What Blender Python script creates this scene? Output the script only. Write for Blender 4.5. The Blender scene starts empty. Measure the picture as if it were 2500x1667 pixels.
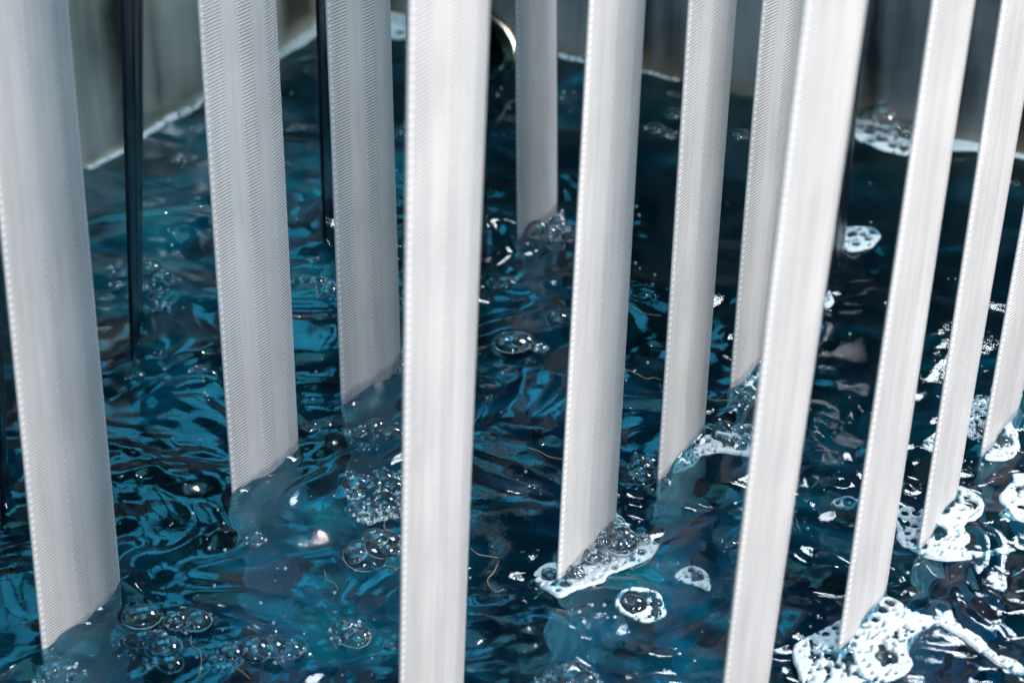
import bpy, bmesh, math, random
import numpy as np
from mathutils import Vector

random.seed(7)
rng = np.random.default_rng(11)
S = bpy.context.scene
COL = S.collection

# ------------------------------------------------------------------ camera
CH = .56
TH = math.radians(32)
FPX = 5412.0
CY = -CH / math.tan(TH)
cd = bpy.data.cameras.new('camera')
cam = bpy.data.objects.new('camera', cd)
COL.objects.link(cam)
cam.location = (0, CY, CH)
cam.rotation_euler = (math.pi / 2 - TH, 0, 0)
cd.sensor_width = 36
cd.lens = FPX / 2500 * 36
cd.clip_start = .01
cd.clip_end = 100
cd.dof.use_dof = True
cd.dof.focus_distance = .94
cd.dof.aperture_fstop = 11.0
S.camera = cam

# ------------------------------------------------------------------ world and lamps
w = bpy.data.worlds.new('World')
S.world = w
w.use_nodes = True
wn = w.node_tree
bg = wn.nodes['Background']
bg.inputs['Color'].default_value = (.05, .25, .32, 1)
bg.inputs['Strength'].default_value = .38

def area(name, loc, target, sx, sy, power, color, spread=180):
    ld = bpy.data.lights.new(name, 'AREA')
    ld.shape = 'RECTANGLE'
    ld.size = sx
    ld.size_y = sy
    ld.energy = power
    ld.color = color
    ld.spread = math.radians(spread)
    o = bpy.data.objects.new(name, ld)
    COL.objects.link(o)
    o.location = loc
    o.rotation_euler = (Vector(target) - Vector(loc)).to_track_quat('-Z', 'Y').to_euler()
    return o

area('key_lamp', (1.2, -1.02, 1.0), (.10, -.13, .12), .50, .50, 7.8, (1, .945, .92), 75)
area('overhead_sheen_light', (-.2, .1, 2.2), (-.1, 0, 0), 1.3, 1.3, 20, (.16, .74, 1))  # unseen blue area light added to give the bubbles bright reflections
area('fill_lamp', (.12, -1.9, 1.4), (.06, -.08, .1), .4, .4, 3.8, (.70, .82, 1), 75)
area('blue_window', (-.85, 1.5, 1.15), (-.1, 0, 0), 1.9, 1.1, 30, (.05, .60, 1))
area('white_glint_light', (1.0, 1.25, 1.45), (.2, -.2, 0), .55, .4, 26, (.8, .9, 1))  # unseen soft light added for white glint streaks on the right water
area('ceiling_lamp', (-.42, .80, 2.1), (-.1, 0, 0), .035, .035, 7, (.9, .97, 1))  # unseen lamp added for more small glints on the waves
area('ceiling_lamp', (.1, .55, 2.3), (.05, 0, 0), .035, .035, 9, (1, .96, .9))

S.view_settings.view_transform = 'Standard'
S.view_settings.look = 'None'
S.view_settings.exposure = 0
S.view_settings.gamma = 1
S.view_settings.use_curve_mapping = False
S.render.engine = 'CYCLES'
S.cycles.caustics_refractive = True
S.cycles.caustics_reflective = False
S.cycles.max_bounces = 14
S.cycles.transmission_bounces = 10
S.cycles.transparent_max_bounces = 24
S.cycles.blur_glossy = .3
S.cycles.sample_clamp_indirect = 25

# ------------------------------------------------------------------ helpers
cr, sr = math.cos(TH), math.sin(TH)
def at(px, py, z=0.0):
    """a point of the photograph (2500 px wide) on the level z"""
    u, v = (px - 1250) / FPX, (py - 833.5) / FPX
    d = np.array([u, cr - v * sr, -sr - v * cr])
    t = (z - CH) / d[2]
    return np.array([d[0] * t, CY + d[1] * t, z])
def depth(p):
    return (p[1] - CY) * cr - (p[2] - CH) * sr

def tag(o, label=None, cat=None, group=None, kind=None):
    if label: o['label'] = label
    if cat: o['category'] = cat
    if group: o['group'] = group
    if kind: o['kind'] = kind
    return o
def empty(name, loc):
    o = bpy.data.objects.new(name, None)
    COL.objects.link(o)
    o.location = loc
    o.empty_display_size = .02
    return o
def mesh_obj(name, V, Fc, mat, parent=None, smooth=True, offset=None):
    me = bpy.data.meshes.new(name)
    V = np.asarray(V, dtype=float)
    if offset is not None: V = V - np.asarray(offset)
    me.from_pydata(V.tolist(), [], Fc if isinstance(Fc, list) else Fc.tolist())
    me.materials.append(mat)
    if smooth:
        me.polygons.foreach_set('use_smooth', [True] * len(me.polygons))
    me.update()
    o = bpy.data.objects.new(name, me)
    COL.objects.link(o)
    if parent: o.parent = parent
    return o

# ---- value noise for heights
_perm = rng.permutation(4096)
_grad = rng.uniform(0, 2 * math.pi, 4096)
def noise(x, y, seed=0):
    xi = np.floor(x).astype(int); yi = np.floor(y).astype(int)
    xf = x - xi; yf = y - yi
    def g(ix, iy, dx, dy):
        a = _grad[_perm[(ix + _perm[(iy + seed * 57) & 4095]) & 4095]]
        return np.cos(a) * dx + np.sin(a) * dy
    u = xf * xf * xf * (xf * (xf * 6 - 15) + 10); v = yf * yf * yf * (yf * (yf * 6 - 15) + 10)
    a = g(xi, yi, xf, yf); b = g(xi + 1, yi, xf - 1, yf)
    c = g(xi, yi + 1, xf, yf - 1); d = g(xi + 1, yi + 1, xf - 1, yf - 1)
    return (a + (b - a) * u + (c - a) * v + (a - b - c + d) * u * v) * 1.5

# ------------------------------------------------------------------ node helpers
class NT:
    def __init__(s, name):
        s.m = bpy.data.materials.new(name)
        s.m.use_nodes = True
        s.t = s.m.node_tree
        s.t.nodes.clear()
        s.out = s.t.nodes.new('ShaderNodeOutputMaterial')
    def n(s, typ, **kw):
        nd = s.t.nodes.new('ShaderNode' + typ)
        for k, v in kw.items():
            if k.startswith('_'): nd.inputs[k[1:].replace('_', ' ')].default_value = v
            else: setattr(nd, k, v)
        return nd
    def l(s, a, b): s.t.links.new(a, b)
    def math(s, op, a, b=None, c=None, clamp=False):
        nd = s.n('Math', operation=op, use_clamp=clamp)
        for i, v in enumerate((a, b, c)):
            if v is None: continue
            if isinstance(v, (int, float)): nd.inputs[i].default_value = v
            else: s.l(v, nd.inputs[i])
        return nd.outputs[0]
    def ramp(s, fac, stops, interp='LINEAR'):
        nd = s.n('ValToRGB')
        nd.color_ramp.interpolation = interp
        e = nd.color_ramp.elements
        while len(e) < len(stops): e.new(.5)
        for i, (p, c) in enumerate(stops):
            e[i].position = p
            e[i].color = c if len(c) == 4 else (*c, 1)
        s.l(fac, nd.inputs[0])
        return nd.outputs[0]

def mat_belt(name, light, dark, spec=.35, rough=.42, soak=False):
    t = NT(name)
    uv = t.n('UVMap', uv_map='belt')
    sp = t.n('SeparateXYZ'); t.l(uv.outputs[0], sp.inputs[0])
    U, Vv = sp.outputs[0], sp.outputs[1]          # U 0..1 over the width, V in mm along
    # band mask : 1 in the ribbed twill bands
    band = t.ramp(U, [(.025, (0,)*3), (.045, (1,)*3), (.235, (1,)*3), (.25, (.18,)*3), (.42, (.18,)*3), (.435, (1,)*3), (.60, (1,)*3),
                      (.615, (.18,)*3), (.775, (.18,)*3), (.79, (1,)*3), (.96, (1,)*3), (.98, (0,)*3)])
    um = t.math('MULTIPLY', U, 48)
    q = t.math('ADD', Vv, t.math('MULTIPLY', um, .05))
    ph = t.math('MULTIPLY', q, 2 * math.pi / 1.5)
    rib = t.math('MULTIPLY_ADD', t.math('SINE', ph), .5, .5)
    ph2 = t.math('MULTIPLY', um, 2 * math.pi / .8)
    thr = t.math('MULTIPLY_ADD', t.math('SINE', t.math('ADD', ph2, ph)), .5, .5)
    h = t.math('MULTIPLY', rib, band)
    h = t.math('ADD', h, t.math('MULTIPLY', thr, .22))
    # beaded selvage and float stitches at the band edges
    bead = t.ramp(U, [(0, (0,)*3), (.008, (1,)*3), (.03, (1,)*3), (.04, (0,)*3), (.425, (0,)*3), (.435, (.8,)*3), (.445, (0,)*3),
                      (.78, (0,)*3), (.79, (.8,)*3), (.80, (0,)*3), (.972, (0,)*3), (.985, (.9,)*3)])
    dots = t.math('POWER', t.math('MULTIPLY_ADD', t.math('SINE', t.math('MULTIPLY', Vv, 2 * math.pi / 3.1)), .5, .5), 2.0)
    bd = t.math('MULTIPLY', bead, dots)
    h = t.math('ADD', h, t.math('MULTIPLY', bd, .35))
    nz = t.n('TexNoise', _Scale=1.0, _Detail=3.0)
    mp = t.n('Mapping'); t.l(uv.outputs[0], mp.inputs[0]); mp.inputs['Scale'].default_value = (14, .02, 1)
    t.l(mp.outputs[0], nz.inputs['Vector'])
    streak = nz.outputs[0]
    val = t.math('MULTIPLY', t.math('SUBTRACT', 1.0, rib), band)
    f = t.math('MULTIPLY_ADD', val, .75, t.math('MULTIPLY_ADD', streak, .30, -.10), clamp=True)
    f = t.math('ADD', f, t.math('MULTIPLY', t.math('SUBTRACT', 1.0, band), .30), clamp=True)
    # slow soiling along the length
    gp = t.n('NewGeometry')
    so = t.n('TexNoise', _Scale=28.0, _Detail=4.0); t.l(gp.outputs['Position'], so.inputs['Vector'])
    f = t.math('ADD', f, t.math('MULTIPLY_ADD', so.outputs[0], .30, -.15), clamp=True)
    f = t.math('SUBTRACT', f, t.math('MULTIPLY', bd, .6), clamp=True)
    mx = t.n('MixRGB'); mx.inputs[1].default_value = (*light, 1); mx.inputs[2].default_value = (*dark, 1)
    t.l(f, mx.inputs[0])
    b = t.n('Bump', _Strength=.6, _Distance=.00026)
    t.l(h, b.inputs['Height'])
    p = t.n('BsdfPrincipled', _Roughness=rough)
    p.inputs['Specular IOR Level'].default_value = spec
    # soaked zone over the waterline
    wn_ = t.n('TexNoise', _Scale=160.0, _Detail=3.0); t.l(gp.outputs['Position'], wn_.inputs['Vector'])
    wz = t.math('MULTIPLY_ADD', wn_.outputs[0], 6.0, 1.5)
    wet = t.n('MapRange'); t.l(t.math('SUBTRACT', Vv, wz), wet.inputs[0])
    wet.inputs[1].default_value = 2.5; wet.inputs[2].default_value = -1.0
    sub = t.n('MapRange'); t.l(Vv, sub.inputs[0]); sub.inputs[1].default_value = -9.0; sub.inputs[2].default_value = -2.0
    wet = t.math('MULTIPLY', wet.outputs[0], sub.outputs[0])
    rg = t.n('MapRange'); t.l(wet, rg.inputs[0]); rg.inputs[3].default_value = rough; rg.inputs[4].default_value = .12
    t.l(rg.outputs[0], p.inputs['Roughness'])
    mw = t.n('MixRGB', blend_type='MULTIPLY'); t.l(wet, mw.inputs[0]); t.l(mx.outputs[0], mw.inputs[1]); mw.inputs[2].default_value = (.60, .64, .70, 1)
    p.inputs['Sheen Weight'].default_value = .15 if rough > .3 else 0
    t.l(mw.outputs[0], p.inputs['Base Color'])
    t.l(b.outputs[0], p.inputs['Normal'])
    t.l(p.outputs[0], t.out.inputs[0])
    return t.m

M = {}
M['belt'] = mat_belt('white_polyester_weave', (.80, .79, .775), (.17, .17, .18))
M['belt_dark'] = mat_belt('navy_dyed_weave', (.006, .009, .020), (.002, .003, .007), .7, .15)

def mat_water():
    t = NT('dyed_water')
    tc = t.n('NewGeometry')
    mp = t.n('Mapping'); t.l(tc.outputs['Position'], mp.inputs[0]); mp.inputs['Scale'].default_value = (1, 1.6, 1)
    n1 = t.n('TexNoise', _Scale=11.0, _Detail=5.0, _Distortion=1.6); t.l(mp.outputs[0], n1.inputs['Vector'])
    mk = t.n('Attribute', attribute_name='murk_sheen')
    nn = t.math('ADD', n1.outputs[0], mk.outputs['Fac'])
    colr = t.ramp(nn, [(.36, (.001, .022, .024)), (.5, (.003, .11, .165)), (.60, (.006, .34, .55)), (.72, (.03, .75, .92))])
    n2 = t.n('TexNoise', _Scale=260.0, _Detail=3.0, _Distortion=.6); t.l(mp.outputs[0], n2.inputs['Vector'])
    b = t.n('Bump', _Strength=.30, _Distance=.0005); t.l(n2.outputs[0], b.inputs['Height'])
    dif = t.n('BsdfPrincipled', _Roughness=.03, _IOR=1.34)
    t.l(colr, dif.inputs['Base Color']); t.l(b.outputs[0], dif.inputs['Normal'])
    gl = t.n('BsdfPrincipled', _Roughness=.0, _IOR=1.34)
    gl.inputs['Transmission Weight'].default_value = 1
    gl.inputs['Base Color'].default_value = (.36, .80, 1, 1)
    t.l(b.outputs[0], gl.inputs['Normal'])
    mx = t.n('MixShader', _Fac=.90)
    t.l(dif.outputs[0], mx.inputs[1]); t.l(gl.outputs[0], mx.inputs[2])
    t.l(mx.outputs[0], t.out.inputs[0])
    va = t.n('VolumeAbsorption', _Density=11.0); va.inputs['Color'].default_value = (.10, .72, .88, 1)
    t.l(va.outputs[0], t.out.inputs['Volume'])
    return t.m
M['water'] = mat_water()

def mat_bubble(name, milk):
    t = NT(name)
    lw = t.n('LayerWeight', _Blend=.5)
    fr = t.n('Fresnel', _IOR=1.38)
    f = t.math('MULTIPLY_ADD', fr.outputs[0], 1.0, .045, clamp=True)
    n = t.n('TexNoise', _Scale=420.0, _Detail=2.0)
    tc = t.n('NewGeometry'); t.l(tc.outputs['Position'], n.inputs['Vector'])
    b = t.n('Bump', _Strength=.12, _Distance=.0006); t.l(n.outputs[0], b.inputs['Height'])
    tr = t.n('BsdfTransparent')
    g = t.n('BsdfGlossy', _Roughness=.015); t.l(b.outputs[0], g.inputs['Normal'])
    m1 = t.n('MixShader'); t.l(f, m1.inputs[0]); t.l(tr.outputs[0], m1.inputs[1]); t.l(g.outputs[0], m1.inputs[2])
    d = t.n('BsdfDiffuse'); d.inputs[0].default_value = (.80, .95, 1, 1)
    fac = t.math('MULTIPLY', t.math('POWER', lw.outputs['Facing'], 13.0), milk, clamp=True)  # pale facing edges paint in bright rim reflections, with slight milkiness
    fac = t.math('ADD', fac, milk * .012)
    m2 = t.n('MixShader'); t.l(fac, m2.inputs[0]); t.l(m1.outputs[0], m2.inputs[1]); t.l(d.outputs[0], m2.inputs[2])
    t.l(m2.outputs[0], t.out.inputs[0])
    return t.m
M['bubble'] = mat_bubble('clear_soap_film', .55)
M['bubble_milky'] = mat_bubble('milky_soap_film', 1.1)
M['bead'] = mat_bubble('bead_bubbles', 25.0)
M['rim'] = mat_bubble('rim_glint', 50.0)

def mat_foam(name, dens):
    t = NT(name)
    tc = t.n('NewGeometry')
    vo = t.n('TexVoronoi', _Scale=900.0); t.l(tc.outputs['Position'], vo.inputs['Vector'])
    vo2 = t.n('TexVoronoi', _Scale=2300.0); t.l(tc.outputs['Position'], vo2.inputs['Vector'])
    n = t.n('TexNoise', _Scale=70.0, _Detail=4.0); t.l(tc.outputs['Position'], n.inputs['Vector'])
    b = t.n('Bump', _Strength=.5, _Distance=.0004); b.invert = True
    t.l(t.math('ADD', vo.outputs[0], vo2.outputs[0]), b.inputs['Height'])
    p = t.n('BsdfPrincipled', _Roughness=.35); t.l(b.outputs[0], p.inputs['Normal'])
    p.inputs['Base Color'].default_value = (.62, .66, .69, 1)
    p.inputs['Subsurface Weight'].default_value = .3
    p.inputs['Subsurface Radius'].default_value = (1, 1, 1)
    p.inputs['Subsurface Scale'].default_value = .002
    at_ = t.n('Attribute', attribute_name='open')
    # cover: pores where the froth is thin
    cov = t.math('ADD', t.math('MULTIPLY', vo.outputs[0], .9), t.math('MULTIPLY', n.outputs[0], .5))
    cov = t.math('SUBTRACT', cov, at_.outputs['Fac'])
    cov = t.math('MULTIPLY_ADD', cov, 3.0, dens, clamp=True)
    tr = t.n('BsdfTransparent')
    m = t.n('MixShader'); t.l(cov, m.inputs[0]); t.l(tr.outputs[0], m.inputs[1]); t.l(p.outputs[0], m.inputs[2])
    t.l(m.outputs[0], t.out.inputs[0])
    return t.m
M['foam'] = mat_foam('white_froth', .15)
M['film'] = mat_foam('froth_glint_film', -.05)

def mat_steel(name, base, rough, warm=(.5, .47, .36), metal=.5):
    t = NT(name)
    tc = t.n('NewGeometry')
    n = t.n('TexNoise', _Scale=9.0, _Detail=6.0); t.l(tc.outputs['Position'], n.inputs['Vector'])
    n2 = t.n('TexNoise', _Scale=700.0, _Detail=2.0); t.l(tc.outputs['Position'], n2.inputs['Vector'])
    sep = t.n('SeparateXYZ'); t.l(tc.outputs['Position'], sep.inputs[0])
    # rust coloured deposit just above the waterline (a scum line, wandering)
    zz = t.math('ADD', sep.outputs[2], t.math('MULTIPLY', t.math('SUBTRACT', n.outputs[0], .5), .03))
    dep = t.ramp(zz, [(0, (.9,)*3), (.006, (.6,)*3), (.014, (.15,)*3), (.03, (0,)*3)])
    ms = t.n('Mapping'); t.l(tc.outputs['Position'], ms.inputs[0]); ms.inputs['Scale'].default_value = (1, 1, .08)
    n3 = t.n('TexNoise', _Scale=26.0, _Detail=5.0, _Distortion=.4); t.l(ms.outputs[0], n3.inputs['Vector'])  # upright streaks: stains plus dark belt reflections painted into the steel colour
    c0 = t.ramp(t.math('MULTIPLY_ADD', n3.outputs[0], .65, t.math('MULTIPLY', n.outputs[0], .35)), [(.42, tuple(v * .12 for v in base)), (.48, tuple(v * .6 for v in base)), (.53, tuple(v * 1.1 for v in base)), (.62, tuple(min(1, v * 1.7) for v in base))])
    mx = t.n('MixRGB'); t.l(dep, mx.inputs[0]); t.l(c0, mx.inputs[1]); mx.inputs[2].default_value = (*warm, 1)
    b = t.n('Bump', _Strength=.12, _Distance=.0005); t.l(n2.outputs[0], b.inputs['Height'])
    p = t.n('BsdfPrincipled', _Metallic=metal)
    t.l(t.math('MULTIPLY_ADD', n.outputs[0], .22, rough - .1), p.inputs['Roughness'])
    t.l(mx.outputs[0], p.inputs['Base Color']); t.l(b.outputs[0], p.inputs['Normal'])
    t.l(p.outputs[0], t.out.inputs[0])
    return t.m
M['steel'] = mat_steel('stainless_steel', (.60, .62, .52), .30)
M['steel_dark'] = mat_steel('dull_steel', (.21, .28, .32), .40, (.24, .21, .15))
M['chrome'] = mat_steel('polished_pipe', (.75, .75, .62), .16, metal=1)
def mat_plain(name, col, rough=.5, metal=0):
    t = NT(name)
    tc = t.n('NewGeometry')
    n = t.n('TexNoise', _Scale=300.0); t.l(tc.outputs['Position'], n.inputs['Vector'])
    c = t.ramp(n.outputs[0], [(.3, tuple(v * .7 for v in col)), (.7, tuple(min(1, v * 1.25) for v in col))])
    p = t.n('BsdfPrincipled', _Roughness=rough, _Metallic=metal)
    t.l(c, p.inputs['Base Color']); t.l(p.outputs[0], t.out.inputs[0])
    return t.m
M['black'] = mat_plain('cavity_shade', (.004, .005, .006), .8)
M['thread'] = mat_plain('tan_fibre', (.34, .25, .17), .4)

# ------------------------------------------------------------------ tank
P0 = np.array([-.103, .398])                       # the far corner of the tank at the waterline
ea = np.array([.882, -.471]); ea /= np.linalg.norm(ea)   # along the right-hand wall
eb = np.array([-.5, -.866])                        # along the left-hand wall, towards the camera
LA, LB = 1.15, 1.25
def T2(a, b): return P0 + ea * a + eb * b
def prism(name, quad, z0, z1, mat, parent, bev=.002):
    bm = bmesh.new()
    v = [bm.verts.new((*q, z)) for z in (z0, z1) for q in quad]
    bm.faces.new(v[3::-1]); bm.faces.new(v[4:])
    for i in range(4): bm.faces.new((v[i], v[(i + 1) % 4], v[4 + (i + 1) % 4], v[4 + i]))
    bmesh.ops.recalc_face_normals(bm, faces=bm.faces)
    if bev: bmesh.ops.bevel(bm, geom=bm.edges[:], offset=bev, segments=2, affect='EDGES')
    me = bpy.data.meshes.new(name); bm.to_mesh(me); bm.free()
    me.materials.append(mat)
    o = bpy.data.objects.new(name, me); COL.objects.link(o); o.parent = parent
    return o
tank = tag(empty('dye_tank', (0, 0, 0)), 'stainless steel dye tank with stained walls holding the blue liquid', 'tank')
tk = .02
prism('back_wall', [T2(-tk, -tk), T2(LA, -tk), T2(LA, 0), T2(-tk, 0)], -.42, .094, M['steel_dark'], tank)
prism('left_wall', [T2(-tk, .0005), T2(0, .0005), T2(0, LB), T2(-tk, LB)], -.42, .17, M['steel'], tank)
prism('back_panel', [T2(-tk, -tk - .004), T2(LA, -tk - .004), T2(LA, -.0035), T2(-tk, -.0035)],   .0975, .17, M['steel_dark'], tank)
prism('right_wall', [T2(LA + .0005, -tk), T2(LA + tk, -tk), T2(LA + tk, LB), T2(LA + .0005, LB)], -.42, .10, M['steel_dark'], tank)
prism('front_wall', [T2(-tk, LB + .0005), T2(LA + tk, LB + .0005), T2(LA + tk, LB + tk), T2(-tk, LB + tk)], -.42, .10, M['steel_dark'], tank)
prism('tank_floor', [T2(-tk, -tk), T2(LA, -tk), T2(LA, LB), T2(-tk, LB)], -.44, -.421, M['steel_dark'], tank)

# drain pipe stub leaning out of the back wall near the corner
def pipe():
    c = at(1135, 150, 0)
    root = tag(empty('drain_pipe', c), 'short shiny steel pipe half under water in the far corner of the tank', 'pipe')
    ax = Vector((.10, -.92, .36)).normalized()
    side = ax.cross(Vector((0, 0, 1))).normalized(); up = side.cross(ax)
    def lathe(prof, name, mat, par, seg=64):
        V = []; Fc = []
        for (r, s) in prof:
            for k in range(seg):
                a = 2 * math.pi * k / seg
                V.append(tuple(ax * s + side * (r * math.cos(a)) + up * (r * math.sin(a))))
        n = len(prof)
        for i in range(n - 1):
            for k in range(seg):
                k2 = (k + 1) % seg
                Fc.append((i * seg + k, i * seg + k2, (i + 1) * seg + k2, (i + 1) * seg + k))
        return mesh_obj(name, V, Fc, mat, par)
    lathe([(.0292, -.16), (.0292, -.01), (.031, -.004), (.0335, 0), (.0325, .003), (.029, .0035), (.0235, .0), (.0225, -.006), (.0222, -.14)], 'pipe_wall', M['chrome'], root)
    lathe([(.0221, -.05), (.0001, -.0505)], 'bore_shade', M['black'], root)  # black disc painting in the shade inside the pipe
    lathe([(.0300, -.075), (.040, -.076), (.041, -.079), (.040, -.083), (.0300, -.084)], 'flange', M['chrome'], root)
pipe()

# ------------------------------------------------------------------ belts
# centre x,y and turn at the waterline, then at half a metre above it
BELTS = {
 'A':  (-0.1691, -0.2130, 1.0690, -0.1577, -0.2021, 1.1478),
 'A0': (-0.2187, -0.1182, 1.7355, -0.1814, -0.0857, 1.7416),
 'B':  (-0.1782, -0.0010, 1.6513, -0.1423, 0.0192, 1.2735),
 'C':  (-0.1059, -0.1092, 1.0687, -0.1015, -0.1066, 1.1381),
 'D':  (-0.0943, 0.1138, 1.5435, -0.0822, 0.1174, 1.4199),
 'E':  (-0.0628, -0.0353, 1.0731, -0.0603, -0.0346, 1.0571),
 'E2': (-0.0495, 0.1262, 1.4476, -0.0398, 0.1272, 1.2734),
 'F2': (-0.0161, 0.0521, 1.3973, -0.0203, 0.0517, 1.4145),
 'F':  (-0.0290, -0.2820, 1.0629, -0.0093, -0.2809, 1.0972),
 'G':  (0.0162, 0.1148, 1.0472, 0.0105, 0.1152, 1.1025),
 'H':  (0.0312, -0.1661, 1.0443, 0.0448, -0.1694, 1.0900),
 'I':  (0.0748, -0.0962, 1.0414, 0.0832, -0.0994, 1.1286),
 'J':  (0.1130, -0.0247, 1.0750, 0.1256, -0.0331, 0.8669),
 'K':  (0.0834, -0.2870, 1.0537, 0.1035, -0.3013, 1.0523),
 'K2': (0.1603, 0.0604, 1.2084, 0.1620, 0.0591, 1.1712),
 'L':  (0.1394, -0.2106, 1.0562, 0.1527, -0.2229, 1.0418),
 'M':  (0.1799, -0.1453, 1.0448, 0.1912, -0.1571, 1.0566),
 'N':  (0.2189, -0.0773, 1.0408, 0.2342, -0.0957, 0.9438),
}
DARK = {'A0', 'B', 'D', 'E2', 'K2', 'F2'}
BW = .048
def camber(k, u):
    """bow of the ribbon across its width, u -1..1, in metres along its normal"""
    c = {'G': .0045, 'E': .0030, 'C': .0018, 'F': .0012, 'J': .0015, 'A': .0006, 'H': .0006}.get(k, .0006)
    if k == 'G': return -.009 * np.maximum(0, u - .1) ** 2 + .001 * u
    if k == 'E': return .0016 * np.sin(u * 2.6 + .5) - .0022 * u * u
    if k == 'C': return .0012 * np.sin(u * 2.4 + .2) - .0012 * u * u
    if k in ('L', 'M', 'N', 'K'): return -.0007 * np.cos(u * 5.5) - .0006 * u * u
    return -c * u * u
def belt(k, label, group):
    xb, yb, a0, xt, yt, a1 = BELTS[k]
    name = 'dark_belt' if k in DARK else 'webbing_belt'
    nu, zs = 40, np.concatenate([np.arange(-.30, -.02, .02), np.arange(-.02, .06, .005), np.arange(.06, .9001, .02)])
    u = np.linspace(-1, 1, nu)
    # slight thickness steps of the bands
    uu = (u + 1) / 2
    bandm = ((uu < .24) | ((uu > .43) & (uu < .61)) | (uu > .785)).astype(float)
    prof = bandm * .00022
    thick = .0006 * np.minimum(1, np.sqrt(np.maximum(0, 1 - np.abs(u) ** 30)) + .25)
    V = []; UV = []
    for z in zs:
        t = z / .5
        if z < 0: t *= .2
        an = a0 + (a1 - a0) * min(t, 1.3)
        cx, cy = xb + (xt - xb) * t, yb + (yt - yb) * t
        c, s = math.cos(an), math.sin(an)
        nx, ny = s, -c                                  # the side that faces the camera
        wob = .0006 * math.sin(z * 9 + xb * 60)
        for sgn in (1, -1):
            n = camber(k, u) * (1 if z > -.05 else .6) + wob * u + sgn * (thick + prof)
            for i in range(nu):
                V.append((cx + c * u[i] * BW / 2 + nx * n[i], cy + s * u[i] * BW / 2 + ny * n[i], z))
                UV.append((uu[i], z * 1000))
    Fc = []
    R = 2 * nu
    for j in range(len(zs) - 1):
        for i in range(nu - 1):
            a = j * R + i
            Fc.append((a, a + 1, a + R + 1, a + R))
            b = a + nu
            Fc.append((b + 1, b, b + R, b + R + 1))
        a, b = j * R, j * R + nu
        Fc.append((b, a, a + R, b + R))
        a, b = j * R + nu - 1, j * R + 2 * nu - 1
        Fc.append((a, b, b + R, a + R))
    o = mesh_obj(name, V, Fc, M['belt_dark' if k in DARK else 'belt'], offset=(xb, yb, 0))
    o.location = (xb, yb, 0)
    uvl = o.data.uv_layers.new(name='belt')
    UV = np.array(UV)
    li = np.empty(len(o.data.loops), dtype=int); o.data.loops.foreach_get('vertex_index', li)
    uvl.data.foreach_set('uv', UV[li].ravel())
    tag(o, label, 'belt', group)
    return o
GW, GD = 'white webbing belts hanging into the tank', 'dark belts seen edge-on'
for k, lab in {
 'A': 'pale grey ribbed belt at the far left, its foot by the lower left bubbles',
 'C': 'grey ribbed belt second from the left, with a pale blue reflection spreading below its foot',
 'E': 'shaded grey belt with a dark left half, standing just left of the widest central belt',
 'F': 'widest white belt in the middle, running out of the bottom of the picture',
 'G': 'distant white belt curling to a dark right side, right of the widest central belt',
 'H': 'white belt whose foot stands in a tall pile of large bubbles and froth',
 'I': 'white belt with a froth fringe at its foot, next right of the tall bubble pile',
 'J': 'belt half hidden behind the brightest nearest belt, a slanting froth strip on its foot',
 'K': 'brightest overexposed white belt near the camera with a beaded left edge, leaving the picture bottom',
 'L': 'white belt entering the biggest white foam patch at the lower right',
 'M': 'narrow white belt entering the hourglass shaped foam patch at the right',
 'N': 'rightmost white belt, cut by the picture edge, with a ring of foam at its foot'}.items():
    belt(k, lab, GW)
for k, lab in {
 'A0': 'thin dark belt edge at the left border behind the pale leftmost belt',
 'B': 'dark navy belt edge tapering down to a point between the two leftmost white belts',
 'D': 'dark glossy belt edge just left of the shaded grey belt',
 'E2': 'dark belt edge between the shaded grey belt and the widest central belt',
 'F2': 'dark belt peeking out behind the right side of the widest central belt',
 'K2': 'dark grey shiny belt peeking out along the right side of the brightest nearest belt'}.items():
    belt(k, lab, GD)

# ------------------------------------------------------------------ bubble and foam layout (collected first so the water can rise round them)
K1 = 850 / 2351.
def zc(x0, y0, pts, k=K1):
    return [(x0 + p[0] * k, y0 + p[1] * k) + tuple(v * k for v in p[2:]) for p in pts]

CL = []   # clear bubble clusters: label, [(px,py,r px)], microfroth count, milky
def C(label, pts, micro=0, milky=False): CL.append((label, pts, micro, milky))
C('big clear bubbles crowding beside the foot of the leftmost pale belt', zc(0, 1100, [(960,1130,130),(950,1280,110),(1110,1340,125),(1150,1440,95),(870,1400,45),(800,1300,50),(1080,1240,50),(1030,1470,30)]), 90)
C('pair of round glassy bubbles right of the crowd by the leftmost belt', zc(0, 1100, [(1330,1150,100),(1190,1150,80),(1270,1200,50),(1160,1110,55)]), 30)
C('long row of joined clear bubbles near the bottom, below the blue belt reflection', zc(0, 1100, [(1450,1420,70),(1560,1360,90),(1720,1350,120),(1830,1330,100),(1960,1350,85),(2020,1340,50),(1600,1430,45),(1540,1490,35),(1890,1420,35)]), 130)
C('clump of bubbles cut by the bottom edge under the leftmost belt', zc(0, 1100, [(330,1500,70),(420,1540,90),(540,1540,70),(380,1430,40),(260,1560,40),(480,1450,35)]), 110)
C('single squarish glassy bubble on the blue reflection of the second belt', zc(0, 1100, [(1735,600,60),(1720,635,30)]), 6)
C('large froth-speckled bubble raft left of the widest central belt', zc(800, 1100, [(190,230,95),(180,300,60),(290,240,90),(370,190,85),(440,250,80),(380,350,100),(300,400,60),(210,400,70),(250,460,50),(320,450,50),(390,440,45),(460,430,50),(500,330,55),(480,180,40),(150,180,40),(290,480,35)]), 420)
C('two big overlapping clear domes below the froth-speckled raft', zc(800, 1100, [(250,720,150),(380,640,130),(320,590,90),(450,690,60),(170,700,90),(480,620,45)]), 120)
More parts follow.
